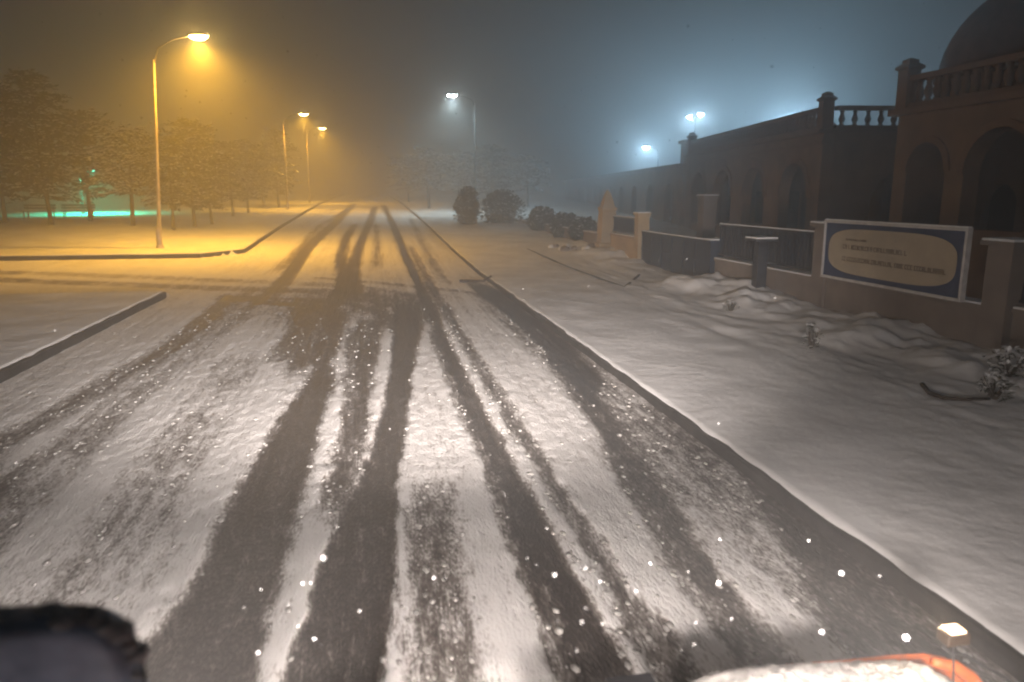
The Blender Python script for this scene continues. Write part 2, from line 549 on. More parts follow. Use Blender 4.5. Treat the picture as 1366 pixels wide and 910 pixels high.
xa = np.concatenate([-geo(16, 320, 0.07, 0.4)[::-1], np.linspace(-16, RX0 - 0.14, 80)[1:], [RX0 - 0.04, RX0 - 0.02, RX1 + 0.02, RX1 + 0.04],
                     np.linspace(RX1 + 0.14, 12, 150), geo(12, 320, 0.07, 0.3)[1:]])
ya = np.concatenate([np.linspace(-60, 2.5, 30), geo(2.6, 19.4, 0.011, 0.05), np.linspace(19.6, 20.8, 8), geo(20.9, 30.2, 0.012, 0.05), [30.24, 30.27], geo(30.3, 60, 0.008, 0.05), geo(61, 620, 0.03, 0.1)])
X, Y = np.meshgrid(xa, np.unique(ya))
XO, YO = X.copy(), Y.copy()
for j, xv in enumerate(xa):                                # snow hangs raggedly over the kerb stones
    if abs(xv - (RX1 + 0.04)) < 1e-6:
        X[:, j] += 0.07 * fbm(Y[:, j] * 2.3, Y[:, j] * 0, 61) - 0.02
    if abs(xv - (RX0 - 0.04)) < 1e-6:
        X[:, j] -= 0.07 * fbm(Y[:, j] * 2.3, Y[:, j] * 0, 62) - 0.02
tag(grid_mesh('ground', X, Y, ground_h(XO, YO), M_SNOW), 'snow covered verge, pavement and park ground', kind='structure')


def gh(x, y):
    return float(ground_h(np.array([[x]]), np.array([[y]]))[0, 0])


# kerbs ----------------------------------------------------------
def kerb(name, pts, label, wd=0.13, top=0.135):
    """kerb along a ground polyline, road on the left of travel"""
    P = []
    for a, b in zip(pts, pts[1:]):
        a, b = Vector((*a, 0)), Vector((*b, 0))
        n = max(1, int((b - a).length / 0.5))
        P += [a.lerp(b, k / n) for k in range(n)]
    P.append(Vector((*pts[-1], 0)))
    bm = bmesh.new()
    rings = []
    for i, p in enumerate(P):
        t = (P[min(i + 1, len(P) - 1)] - P[max(0, i - 1)]).normalized()
        nrm = Vector((t.y, -t.x, 0))
        z = float(gz(p.y))
        tp = top + random.uniform(-0.006, 0.006)
        prof = [(0, -0.12), (0, tp - 0.02), (0.02, tp), (wd, tp), (wd, -0.12)]
        rings.append([bm.verts.new(p + nrm * q + Vector((0, 0, z + h))) for q, h in prof])
    for A, B in zip(rings, rings[1:]):
        for k in range(4):
            bm.faces.new((A[k], B[k], B[k + 1], A[k + 1]))
    bm.faces.new(rings[0]); bm.faces.new(rings[-1][::-1])
    return tag(finish(bm, name, M_KERB), label, kind='structure')


kerb('kerb', [(RX1, -12), (RX1, 160)], 'kerb along the right edge of the road', 0.13, 0.125)
kerb('kerb', [(RX0, 19.7), (RX0, -12)], 'kerb along the near left edge of the road', 0.13, 0.188)
kerb('kerb', [(RX0, 160), (RX0, 31.7), (-6.5, 30.2), (-60, 30.2)], 'kerb round the far corner of the side road', 0.13, 0.188)

# driveway edging to the gate
a, b, c = gpt(705, 337), gpt(832, 390), gpt(858, 366)
kerb('driveway_edging', [(a.x, a.y), (b.x, b.y), (c.x, c.y)], 'low edging of the gate driveway', 0.10, 0.168)


# ------------------------------------------------------------------ street lamps
def add_light(name, kind, loc, power, col, size=0.12, parent=None, aim=None, angle=150, blend=0.6):
    d = bpy.data.lights.new(name, kind)
    d.energy = power
    d.color = col
    d.shadow_soft_size = size
    o = bpy.data.objects.new(name, d)
    COL.objects.link(o)
    o.location = loc
    if kind == 'SPOT':
        d.spot_size = math.radians(angle)
        d.spot_blend = blend
        v = Vector(aim if aim else (0, 0, -1))
        o.rotation_euler = v.to_track_quat('-Z', 'Y').to_euler()
    if parent:
        o.parent = parent
    return o


M_POLE2 = mat('darkened_pole', (0.05, 0.055, 0.06), 0.6, 0.3, 5, 0.1)  # darker copy of the pole colour, so lamplit poles show less


def street_lamp(base, top, heads, power, col, ecol, estr, label, group, angle=168, up=0.10, light_kind='SPOT'):
    """pole from base to top; heads: list of (x, y, z) luminaire centres"""
    PM = M_POLE if col[0] > 0.9 else M_POLE2
    base = Vector(base); top = Vector(top)
    t = empty('street_lamp', base, label, 'street lamp', group)
    h = top - base
    bm = bmesh.new()
    tube(bm, [(0, 0, -0.3), h * 0.25, h * 0.6, h], [0.085, 0.075, 0.06, 0.045], 12)
    finish(bm, 'pole', PM, t, smooth=True)
    bm = bmesh.new()
    lathe(bm, [(0.16, -0.05), (0.16, 0.06), (0.12, 0.10), (0.10, 0.75), (0.085, 0.8)], 12)
    finish(bm, 'pole_base', PM, t)
    for hd in heads:
        hv = Vector(hd) - base
        bm = bmesh.new()
        d = hv - h
        tube(bm, [h - Vector((0, 0, 0.15)), h + Vector((d.x * 0.12, d.y * 0.12, d.z * 0.5)), h + Vector((d.x * 0.45, d.y * 0.45, d.z * 0.85)), hv + Vector((0, 0, 0.06))], [0.035, 0.033, 0.03, 0.03], 8)
        finish(bm, 'arm', PM, t, smooth=True)
        dirx = math.atan2(d.y, d.x) if abs(d.x) + abs(d.y) > 0.01 else 0
        bm = bmesh.new()
        lathe(bm, [(0.02, 0.13), (0.10, 0.12), (0.155, 0.07), (0.17, 0.0)][::-1], 16)
        for v in bm.verts:
            v.co.x *= 2.0
        o = finish(bm, 'lamp_head', PM, t, smooth=True)
        o.location = hv; o.rotation_euler = (0, 0, dirx); o.scale = (1.3, 1.3, 1.2)
        bm = bmesh.new()
        lathe(bm, [(0.02, -0.13), (0.08, -0.115), (0.13, -0.06), (0.15, -0.005)], 16)
        for v in bm.verts:
            v.co.x *= 1.9
        o2 = finish(bm, 'lamp_bowl', emit('lamp_bowl_glow', ecol, estr), t, smooth=True)
        o2.location = hv; o2.rotation_euler = (0, 0, dirx); o2.scale = (1.3, 1.3, 1.2)
        add_light('lamp_light', light_kind, hv + Vector((0, 0, -0.26)), power / len(heads), col, 0.12, t, (0, 0, -1), angle, 1.0)
    return t


SOD, SODE = (1.0, 0.48, 0.035), (1.0, 0.62, 0.16)
base = gpt(214, 338); base.z = gh(base.x, base.y)
topv = onY(205, 80, base.y)
head = onY(265, 48, base.y - 0.3)
street_lamp(base, topv, [head], SODIUM_W, SOD, SODE, 260, 'tall street lamp glowing orange, nearest of the orange lamps', 'orange street lamps along the left side')
for px, py, Yd, lab in ((405, 152, 66, 'orange street lamp at middle distance beyond the park trees'),
                        (430, 171, 84, 'smallest and farthest orange street lamp by the left kerb')):
    hd = onY(px, py, Yd)
    bx_ = hd.x - 1.7
    street_lamp((bx_, Yd, gh(bx_, Yd)), (bx_, Yd, hd.z - 0.7), [hd], SODIUM_W * 0.85, SOD, SODE, 130, lab, 'orange street lamps along the left side')

WHT, BLU = (0.72, 0.95, 1.0), (0.46, 0.76, 1.0)
hd = onY(603, 127, 58)
street_lamp((hd.x + 1.7, 58, gh(hd.x + 1.7, 58)), (hd.x + 1.7, 58, hd.z - 0.6), [hd], 2600, WHT, (0.8, 0.97, 1), 170, 'lone white street lamp above the frosted trees at the road end', 'white street lamps')
hd = onY(862, 196, 66)
street_lamp((hd.x + 1.2, 66, gh(hd.x + 1.2, 66)), (hd.x + 1.2, 66, hd.z - 0.5), [hd], 1900, BLU, (0.6, 0.85, 1), 120, 'bluish white lamp just left of the chimney', 'white street lamps', light_kind='POINT')
h1, h2 = onY(920, 155, 60), onY(935, 152, 58)
mid = (h1 + h2) / 2
street_lamp((mid.x, mid.y, gh(mid.x, mid.y)), (mid.x, mid.y, mid.z - 0.5), [h1, h2], 1500, BLU, (0.75, 0.93, 1), 120, 'twin headed white lamp above the arcade parapet', 'white street lamps', light_kind='POINT')
hd = onY(1052, 166, 47)
street_lamp((hd.x + 1.2, 47, gh(hd.x + 1.2, 47)), (hd.x + 1.2, 47, hd.z - 0.5), [hd], 3000, BLU, (0.6, 0.85, 1), 120, 'bluish lamp hidden behind the arcade roof, seen as glow', 'white street lamps', light_kind='POINT')
# teal floodlight behind the park trees
g0 = gpt(112, 288)
street_lamp((g0.x, g0.y, gh(g0.x, g0.y)), (g0.x, g0.y, gh(g0.x, g0.y) + 2.9), [(g0.x + 0.8, g0.y, gh(g0.x, g0.y) + 3.2)], 6000, (0.02, 1.0, 0.55), (0.1, 1, 0.65), 5, 'teal green park light behind the tree crowns', None, angle=150)


# ------------------------------------------------------------------ trees
def make_tree(name, seed, H, spread, clear, dens, snowy):
    rnd = random.Random(seed)
    bt, bl, bs = bmesh.new(), [], []
    lean = Vector((rnd.uniform(-0.25, 0.25), rnd.uniform(-0.2, 0.2), 0))
    tp = [Vector((0, 0, -0.2)), Vector((0, 0, clear * 0.6)) + lean * 0.3, Vector((0, 0, clear)) + lean * 0.6, Vector((0, 0, H * 0.6)) + lean, Vector((0, 0, H * 0.95)) + lean * 1.2]
    tube(bt, tp, [0.13, 0.10, 0.085, 0.05, 0.012], 8)

    def trunk_at(z):
        for a, b in zip(tp, tp[1:]):
            if a.z <= z <= b.z:
                return a.lerp(b, (z - a.z) / (b.z - a.z))
        return tp[-1]

    def spray(c, d, size):
        """a flat needle spray with a cap of snow"""
        d = d.normalized()
        side = d.cross(Vector((0, 0, 1)))
        if side.length < 0.1:
            side = Vector((1, 0, 0))
        side.normalize()
        side = (side + Vector((0, 0, rnd.uniform(-0.5, 0.5)))).normalized()
        for k in range(3):
            a = rnd.uniform(-0.9, 0.9)
            dd = (d * math.cos(a) + side * math.sin(a) + Vector((0, 0, rnd.uniform(-0.35, 0.15)))).normalized()
            ww = dd.cross(Vector((rnd.uniform(-.4, .4), rnd.uniform(-.4, .4), 1))).normalized() * size * rnd.uniform(0.16, 0.34)
            e = c + dd * size * rnd.uniform(0.6, 1.15)
            m_ = (c + e) / 2 + Vector((0, 0, 0.03))
            bl.append((c, m_ + ww, e, m_ - ww))
            if rnd.random() < snowy:
                up = Vector((0, 0, 0.025 + 0.03 * rnd.random()))
                ws = ww * rnd.uniform(0.6, 1.1)
                bs.append((c + up, m_ + ws + up * 1.4, e + up, m_ - ws + up * 1.4))

    nl = int(dens)
    for i in range(nl):
        f_ = (i + rnd.random()) / nl
        z = clear * 0.85 + (H - clear * 0.85) * f_ ** 0.9
        prof = math.sin(math.pi * min(1, 0.18 + 0.82 * f_)) ** 0.7 * (0.55 + 0.45 * rnd.random()) + 0.06
        an = i * 2.399 + rnd.uniform(-0.4, 0.4)
        ln = spread * prof * (1 + 0.35 * math.sin(2 * an + seed) + 0.25 * math.sin(3 * an + 6 * f_ + seed))
        p0 = trunk_at(z)
        rise = rnd.uniform(0.0, 0.55) * (0.4 + f_)
        dr = Vector((math.cos(an), math.sin(an), rise))
        p1 = p0 + dr * ln * 0.5
        p2 = p0 + Vector((math.cos(an + rnd.uniform(-.3, .3)), math.sin(an), rise * 0.6)) * ln + Vector((0, 0, -0.12 * ln))
        tube(bt, [p0, p1, p2], [0.03, 0.018, 0.006], 4)
        ns = int(5 + ln * 9)
        for k in range(ns):
            s_ = 0.22 + 0.78 * (k + rnd.random()) / ns
            c = (p0.lerp(p1, s_ * 2) if s_ < 0.5 else p1.lerp(p2, s_ * 2 - 1)) + Vector((rnd.gauss(0, .10), rnd.gauss(0, .10), rnd.gauss(0, .07)))
            dd = (p2 - p0).normalized() + Vector((rnd.uniform(-.8, .8), rnd.uniform(-.8, .8), rnd.uniform(-.25, .3)))
            spray(c, dd, rnd.uniform(0.14, 0.40))

    def quads(nm, Q):
        me = bpy.data.meshes.new(nm)
        v = [tuple(p) for q in Q for p in q]
        me.from_pydata(v, [], [(4 * i, 4 * i + 1, 4 * i + 2, 4 * i + 3) for i in range(len(Q))])
        return me
    root = bpy.data.objects.new(name, None)
    COL.objects.link(root)
    finish(bt, 'trunk', M_BARK, root, smooth=True)
    link('crown', quads('crown', bl), M_LEAF, root)['kind'] = 'stuff'
    link('snow_on_branches', quads('snow_on_branches', bs), M_SNOWCAP, root)['kind'] = 'stuff'
    return root


protos = [make_tree('park_tree', 11, 7.0, 2.6, 1.5, 120, 0.12), make_tree('park_tree', 12, 6.0, 2.3, 1.7, 95, 0.16),
          make_tree('park_tree', 13, 5.0, 2.5, 1.9, 52, 0.7), make_tree('park_tree', 14, 7.6, 2.3, 1.5, 125, 0.12)]
used = set()


def place_tree(kind, x, y, s, rz, label, group):
    t = protos[kind] if kind not in used else copy_tree(protos[kind])
    used.add(kind)
    t.location = (x, y, gh(x, y) - 0.03)
    t.scale = (s, s, s)
    t.rotation_euler = (0, 0, rz)
    tag(t, label, 'tree', group)
    return t


PT = [(0, 8, 302, 1.05, 'dark tree at the left edge of the photo'),
      (3, 70, 306, 1.0, 'tall dark tree with thick trunk before the teal lit snow'),
      (1, 122, 300, 1.0, 'dark tree with forked low branches right of the tallest trees'),
      (2, 178, 306, 1.0, 'snow laden tree lit orange behind the nearest lamp pole'),
      (1, 232, 308, 0.8, 'slim tree just right of the nearest lamp pole'),
      (0, 260, 303, 0.82, 'bare trunked tree second right of the nearest lamp pole'),
      (3, 283, 299, 0.72, 'bare trunked tree third right of the nearest lamp pole'),
      (1, 311, 288, 0.85, 'hazy tree fourth right of the nearest lamp pole'),
      (0, 331, 282, 0.8, 'hazy tree fifth right of the nearest lamp pole'),
      (3, 372, 276, 0.9, 'faint tree under the farther orange lamps'),
      (2, 352, 274, 1.1, 'faint spreading tree left of the farther orange lamps')]
for i, (k, px, py, s, lab) in enumerate(PT):
    p = gpt(px, py, 0.25)
    place_tree(k, p.x, p.y, s, i * 1.3, lab, 'park trees on the left')
for i, (k, px, Yd, s, lab) in enumerate(((2, 572, 68, 1.05, 'frosted tree left of the white lamp at the road end'),
                                         (2, 612, 72, 1.0, 'frosted tree directly below the white lamp'),
                                         (0, 655, 74, 0.85, 'frosted tree right of the white lamp'),
                                         (2, 705, 70, 0.95, 'frosted tree farthest right of the white lamp'),
                                         (1, 545, 88, 0.9, 'pale tree closing the far end of the road'))):
    p = onY(px, 262, Yd)
    place_tree(k, p.x, Yd, s, i * 2.1, lab, 'frosted trees at the road end')


# ------------------------------------------------------------------ shrubs
def shrub(name, loc, rx, rz_, n, seed, label, cat='shrub', group=None, snowy=0.35, leaf=0.13, ry=None, thin=0.5):
    rnd = random.Random(seed)
    ry = ry or rx
    L_, S_ = [], []
    bt = bmesh.new()
    for k in range(7):
        a = k * 0.9
        tube(bt, [(0, 0, -0.05), (math.cos(a) * rx * .35, math.sin(a) * ry * .35, rz_ * .45), (math.cos(a) * rx * .7, math.sin(a) * ry * .7, rz_ * rnd.uniform(.7, .95))], [0.02, 0.012, 0.004], 4)
    for k in range(n):
        u_, a = rnd.random() ** 0.45, rnd.uniform(0, 2 * math.pi)
        v = rnd.uniform(0.02, 1)
        pr = math.sin(math.pi * (0.15 + 0.78 * v)) ** 0.6
        lump = 1 + 0.22 * math.sin(3 * a + seed) + 0.12 * math.sin(7 * a + 5 * v)
        c = Vector((math.cos(a) * rx * u_ * pr * lump, math.sin(a) * ry * u_ * pr * lump, v * rz_ * (1 + 0.1 * math.sin(4 * a + seed))))
        d = Vector((rnd.gauss(0, 1), rnd.gauss(0, 1), rnd.gauss(0, .7))).normalized()
        w_ = d.cross(Vector((rnd.gauss(0, 1), rnd.gauss(0, 1), rnd.gauss(0, 1)))).normalized()
        s = leaf * rnd.uniform(.5, 1.2)
        L_.append((c - d * s, c + w_ * s * thin, c + d * s, c - w_ * s * thin))
        if rnd.random() < snowy * (0.3 + v):
            up = Vector((0, 0, .03))
            h_ = Vector((d.x, d.y, d.z * .3)).normalized(); q = h_.cross(Vector((0, 0, 1)))
            q = q.normalized() if q.length > .01 else Vector((1, 0, 0))
            S_.append((c - h_ * s + up, c + q * s * .6 + up * 1.5, c + h_ * s + up, c - q * s * .6 + up * 1.5))
    root = empty(name, loc, label, cat, group)

    def quads(nm, Q, m):
        me = bpy.data.meshes.new(nm)
        me.from_pydata([tuple(p) for q in Q for p in q], [], [(4 * i, 4 * i + 1, 4 * i + 2, 4 * i + 3) for i in range(len(Q))])
        link(nm, me, m, root)['kind'] = 'stuff'
    finish(bt, 'stems', M_TWIG, root)
    quads('foliage', L_, M_LEAF)
    if S_:
        quads('snow_on_leaves', S_, M_SNOWCAP)
    return root


for i, (px, Yd, rx, h, lab) in enumerate(((624, 45, 0.75, 2.05, 'rounded dark evergreen bush beyond the right kerb'),
                                          (668, 46, 1.35, 1.85, 'broad dark hedge right of the rounded bush'),
                                          (722, 40, 0.8, 1.2, 'low dark shrub left of the stone obelisk by the far wall'),
                                          (752, 36, 0.7, 1.1, 'shrub with snowy tips two left of the stone obelisk'),
                                          (778, 32.5, 0.6, 0.9, 'shrub with snowy tips touching the stone obelisk on its left'))):
    p = onY(px, 280, Yd)
    shrub('evergreen_shrub', (p.x, Yd, gh(p.x, Yd)), rx, h, 1900, 50 + i, lab, 'shrub', 'shrubs beyond the obelisk', 0.22)
p = gpt(1083, 458, 0.25)
shrub('dead_weed', (p.x, p.y, gh(p.x, p.y)), 0.16, 0.36, 80, 70, 'dark withered weed poking out of the snow below the sign', 'weed', 'weeds by the wall', 0.3, 0.05, None, 0.2)
p = gpt(1345, 505, 0.25)
shrub('dead_weed', (p.x, p.y, gh(p.x, p.y)), 0.28, 0.34, 150, 71, 'snow clumped weed below the last wall pillar', 'weed', 'weeds by the wall', 0.9, 0.05, None, 0.2)
p = gpt(1345, 530, 0.2)
shrub('dead_weed', (p.x - 0.2, p.y, gh(p.x - 0.2, p.y)), 0.22, 0.26, 130, 72, 'small dark weed at the right edge of the photo', 'weed', 'weeds by the wall', 0.4, 0.05, None, 0.2)
p = gpt(975, 412, 0.2)
shrub('dead_weed', (p.x, p.y, gh(p.x, p.y)), 0.18, 0.22, 90, 73, 'little dark weed in the snow before the gate post', 'weed', 'weeds by the wall', 0.4, 0.05, None, 0.2)


def bent_stick(name, pix, r_, label, cat, lift=0.2):
    P = []
    for px, py in pix:
        p = gpt(px, py, lift)
        P.append(Vector((p.x, p.y, max(gh(p.x, p.y), float(gz(p.y)) + 0.04) + r_ * 0.7)))
    bm = bmesh.new()
    o0 = P[0].copy()
    tube(bm, [q - o0 for q in P], [r_ * (1 - 0.5 * i / len(P)) for i in range(len(P))], 6)
    o = tag(finish(bm, name, M_TWIG, smooth=True), label, cat)
    o.location = o0
    return o


bent_stick('fallen_branch', [(613, 377), (632, 377), (645, 377), (655, 375)], 0.05, 'short dark branch lying on the road against the right kerb', 'branch', 0.03)
bent_stick('fallen_branch', [(1230, 514), (1240, 523), (1258, 531), (1285, 534), (1320, 533)], 0.03, 'curved dark branch half buried in snow near the wall', 'branch', 0.2)

def bench(px, py, rz, label):
    p = gpt(px, py, 0.2)
    t = empty('park_bench', (p.x, p.y, gh(p.x, p.y)), label, 'bench', 'benches in the park', rz)
    for k in range(3):
        boxo('seat_slat', M_RAIL, t, -1.0, 1.0, -0.22 + k * 0.15, -0.10 + k * 0.15, 0.42, 0.46)
    for k in range(2):
        boxo('back_slat', M_RAIL, t, -1.0, 1.0, 0.235, 0.265, 0.58 + k * 0.17, 0.70 + k * 0.17)
    for x in (-0.8, 0.8):
        boxo('leg', M_BLACK, t, x - 0.03, x + 0.03, -0.2, -0.14, -0.1, 0.419)
        boxo('leg', M_BLACK, t, x - 0.03, x + 0.03, 0.27, 0.33, -0.1, 0.87)
    boxo('snow_cap', M_SNOWCAP, t, -0.98, 0.98, -0.21, 0.19, 0.461, 0.53, 0.02)


bench(105, 291, 0.1, 'dark park bench in the teal lit snow between two trunks')
bench(52, 293, -0.15, 'dark park bench left of the tall tree in teal lit snow')

# ------------------------------------------------------------------ boundary wall, railings, gate, sign
FX = 9.3


def wall_run(y0, y1, top, label, m=M_WALL, name='boundary_wall', x=FX, th=0.28, snow=True):
    t = empty(name, (x, (y0 + y1) / 2, 0), label, 'wall', 'street wall on the right')
    L_ = (y1 - y0) / 2
    boxo('wall_body', m, t, 0, th, -L_, L_, -0.2, top - 0.06)
    boxo('coping', M_STONE2 if m is M_TAN else m, t, -0.04, th + 0.04, -L_, L_, top - 0.06, top, 0.008)
    if snow:
        boxo('snow_cap', M_SNOWCAP, t, -0.03, th + 0.02, -L_ + 0.01, L_ - 0.01, top, top + 0.035, 0.012)
    return t


def pillar(y, top, label, wd=0.36, x=FX, m=M_WALL, name='wall_pillar', capw=0.08):
    t = empty(name, (x, y, 0), label, 'pillar', 'pillars of the street wall')
    boxo('shaft', m, t, -0.07, wd - 0.07, -wd / 2, wd / 2, -0.2, top - 0.1)
    boxo('cap', m, t, -0.07 - capw, wd - 0.07 + capw, -wd / 2 - capw, wd / 2 + capw, top - 0.1, top - 0.03, 0.01)
    boxo('snow_cap', M_SNOWCAP, t, -0.06 - capw, wd - 0.08 + capw, -wd / 2 - capw + 0.01, wd / 2 + capw - 0.01, top - 0.03, top + 0.01, 0.012)
    return t


def railing(y0, y1, z0, z1, label, x=FX + 0.1, m=M_RAIL, bars=True):
    t = empty('railing_panel', (x, (y0 + y1) / 2, z0), label, 'railing', 'railing panels on the street wall')
    L_, h = (y1 - y0) / 2, z1 - z0
    boxo('bottom_rail', m, t, -0.03, 0.03, -L_, L_, 0.06, 0.11)
    boxo('top_rail', m, t, -0.03, 0.03, -L_, L_, h - 0.06, h)
    boxo('snow_cap', M_SNOWCAP, t, -0.028, 0.028, -L_, L_, h, h + 0.03, 0.01)
    boxo('sheet_infill', m, t, 0.008, 0.014, -L_, L_, 0.11, h - 0.06)
    n = int((y1 - y0) / 0.16)
    bm = bmesh.new()
    box(bm, -0.016, 0.008, -0.012, 0.012, 0.11, h - 0.06)
    me = bpy.data.meshes.new('bar'); bm.to_mesh(me); bm.free(); me.materials.append(m)
    for k in range(n):
        o = link('bar', me, None, t)
        o.location = (0, -L_ + (k + 0.5) * 2 * L_ / n, 0)
    return t


wall_run(4.0, 9.25, 0.93, 'low rendered wall running out at the right edge')
railing(4.0, 9.25, 0.95, 1.82, 'dark railing panel beyond the sign at the right edge')
pillar(9.55, 1.93, 'rendered wall pillar right of the blue sign', 0.46)
wall_run(9.79, 13.9, 0.9, 'rendered wall under the blue sign')
pillar(14.12, 2.02, 'rendered wall pillar left of the blue sign', 0.44)
wall_run(14.36, 19.05, 0.84, 'low rendered wall between the gate and the sign')
railing(14.36, 19.05, 0.88, 1.78, 'long dark railing panel between the gate and the sign')
pillar(16.0, 1.60, 'dark slim post with snowy flat cap before the railing', 0.24, FX - 0.4, M_RAIL, 'gate_post', 0.16)
pillar(19.3, 1.36, 'dark square gate post with snowy cap', 0.40, FX - 0.05, M_NAVY, 'gate_post', 0.05)
pillar(25.15, 1.95, 'tan end pier of the wall at the far side of the gate', 0.40, FX, M_TAN, 'wall_pillar', 0.05)
wall_run(25.4, 28.2, 1.05, 'short tan wall between gate and obelisk', M_TAN)
railing(25.4, 28.2, 1.09, 1.72, 'short dark railing panel next to the obelisk')
wall_run(30.2, 60, 0.95, 'long low wall running away beyond the obelisk')
pillar(25.8, 2.55, 'tall pale pillar with snowy cap standing behind the gate', 0.5, 12.0, M_WALL, 'wall_pillar', 0.06)

# sliding gate
t = empty('sliding_gate', (FX + 0.05, 22.2, 0), 'dark navy sheet metal sliding gate with snow on its top rail', 'gate')
boxo('gate_sheet', M_NAVY, t, 0, 0.012, -2.62, 2.62, 0.12, 1.27)
for z0, z1, nm in ((0.08, 0.17, 'bottom_rail'), (1.22, 1.30, 'top_rail'), (0.68, 0.73, 'middle_rail')):
    boxo(nm, M_NAVY, t, -0.03, 0.04, -2.66, 2.66, z0, z1)
for k in range(7):
    y = -2.6 + k * 5.2 / 6
    boxo('upright', M_NAVY, t, -0.024, -0.001, y - 0.025, y + 0.025, 0.171, 1.219)
boxo('snow_cap', M_SNOWCAP, t, -0.028, 0.038, -2.65, 2.65, 1.30, 1.335, 0.012)
boxo('ground_track', M_FRAME, t, -0.05, 0.06, -2.9, 2.66, -0.05, 0.075)
for y in (-2.2, 2.2):
    bm = bmesh.new()
    lathe(bm, [(0.06, -0.02), (0.06, 0.02)], 12)
    o = finish(bm, 'wheel', M_BLACK, t)
    o.location = (0.055, y, 0.13); o.rotation_euler = (0, math.pi / 2, 0)

# stone obelisk
p = gpt(805, 338, 0.25)
ob = empty('stone_obelisk', (FX + 0.15, 29.2, gh(FX + 0.15, 29.2) - 0.05), 'tan stone obelisk with pointed top standing at the wall end', 'obelisk')
bm = bmesh.new()
lathe(bm, [(0.62, 0), (0.60, 0.28), (0.52, 0.34)], 4, a0=math.pi / 4)
finish(bm, 'plinth', M_TAN, ob, bevel=0.01)
bm = bmesh.new()
lathe(bm, [(0.47, 0.34), (0.40, 1.62), (0.44, 1.66), (0.44, 1.74), (0.37, 1.78)], 4, a0=math.pi / 4)
finish(bm, 'shaft', M_TAN, ob, bevel=0.008)
bm = bmesh.new()
lathe(bm, [(0.34, 1.78), (0.26, 2.05), (0.12, 2.32), (0.03, 2.45)], 4, a0=math.pi / 4)
finish(bm, 'pointed_top', M_TAN, ob, bevel=0.006)
for i in range(9):
    rnd = random.Random(300 + i)
    x, y = FX - 0.9 + rnd.uniform(-.9, .6), 29.0 + rnd.uniform(-1.4, 2.2)
    bm = bmesh.new()
    bmesh.ops.create_icosphere(bm, subdivisions=2, radius=rnd.uniform(.10, .24))
    for v in bm.verts:
        v.co *= 1 + 0.35 * (math.sin(v.co.x * 23 + i) * math.cos(v.co.y * 19 + i))
        v.co.z *= 0.7
    o = finish(bm, 'rubble_stone', M_SNOWCAP if i % 2 else M_WALL, smooth=True)
    o.location = (x, y, gh(x, y) + 0.04)
    tag(o, 'lump of snowy rubble heaped at the foot of the obelisk', 'rubble', 'rubble at the obelisk foot')

# the sign -------------------------------------------------------
sy0, sy1, sz0, sz1 = 10.12, 13.78, 0.96, 2.02
sg = empty('wall_sign', (FX - 0.16, (sy0 + sy1) / 2, sz0), 'long blue sign with rounded cream plaque and brown lettering on the wall', 'sign')
SL, SH = (sy1 - sy0) / 2, sz1 - sz0
boxo('sign_board', M_BLUE, sg, 0, 0.05, -SL, SL, 0, SH)
for nm, a in (('frame_top', (-SL - .05, SL + .05, SH, SH + .05)), ('frame_bottom', (-SL - .05, SL + .05, -.05, 0)), ('frame_side', (-SL - .05, -SL, 0, SH)), ('frame_side', (SL, SL + .05, 0, SH))):
    boxo(nm, M_FRAME, sg, -0.03, 0.06, *a)
boxo('snow_cap', M_SNOWCAP, sg, -0.028, 0.058, -SL - .04, SL + .04, SH + .05, SH + .075, 0.01)
for y in (-SL + .5, SL - .5):
    boxo('bracket', M_RAIL, sg, 0.055, 0.20, y - .03, y + .03, .1, SH - .1)
# plaque: rounded outline
pw, ph, cz, cyy = SL * 0.93, SH * 0.415, SH * 0.50, 0.0
outl = []
for k in range(48):
    a = 2 * math.pi * k / 48
    ca, sa = math.cos(a), math.sin(a)
    ex = 2 / 4.2
    # straight long edges, bowed ends
    yy = pw * math.copysign(abs(ca) ** ex, ca)
    zz = ph * math.copysign(abs(sa) ** 0.62, sa)
    outl.append((yy, zz))
bm = bmesh.new()
v0 = [bm.verts.new((-0.006, cyy + y, cz + z)) for y, z in outl]
v1 = [bm.verts.new((-0.001, cyy + y, cz + z)) for y, z in outl]
bm.faces.new(v0)
bm.faces.new(v1[::-1])
for k in range(48):
    bm.faces.new((v0[k], v1[k], v1[(k + 1) % 48], v0[(k + 1) % 48]))
bmesh.ops.recalc_face_normals(bm, faces=bm.faces)
plq = finish(bm, 'plaque', M_PLAQUE, sg)
# rows of worn, unreadable letters (left of the photo is +y)
rnd = random.Random(5)
for zc, hh, ya_, yb_ in ((0.715, 0.035, 0.62, 0.30), (0.58, 0.085, 0.66, -0.30), (0.36, 0.085, 0.66, -0.80)):
    bm = bmesh.new()
    y = ya_ * pw / 0.905 * 1.0
    while y > yb_ * pw / 0.905:
        wd = hh * rnd.uniform(0.45, 0.75)
        z0 = SH * zc - hh * .5
        st = hh * 0.2
        kind = rnd.randrange(4)
        box(bm, -0.0095, -0.0065, y - st, y, z0, z0 + hh)
        if kind != 1:
            box(bm, -0.0095, -0.0065, y - wd, y - st - .0005, z0 + hh - st, z0 + hh)
        if kind in (0, 3):
            box(bm, -0.0095, -0.0065, y - wd, y - wd + st, z0, z0 + hh - st - .0005)
        if kind in (1, 2):
            box(bm, -0.0095, -0.0065, y - wd, y - st - .0005, z0, z0 + st)
        if kind == 3:
            box(bm, -0.0095, -0.0065, y - wd + st + .0005, y - st - .0005, z0 + hh * .4, z0 + hh * .4 + st)
        y -= wd + hh * (0.16 if rnd.random() > 0.13 else 0.5)
    finish(bm, 'lettering', M_INK, sg)['kind'] = 'stuff'


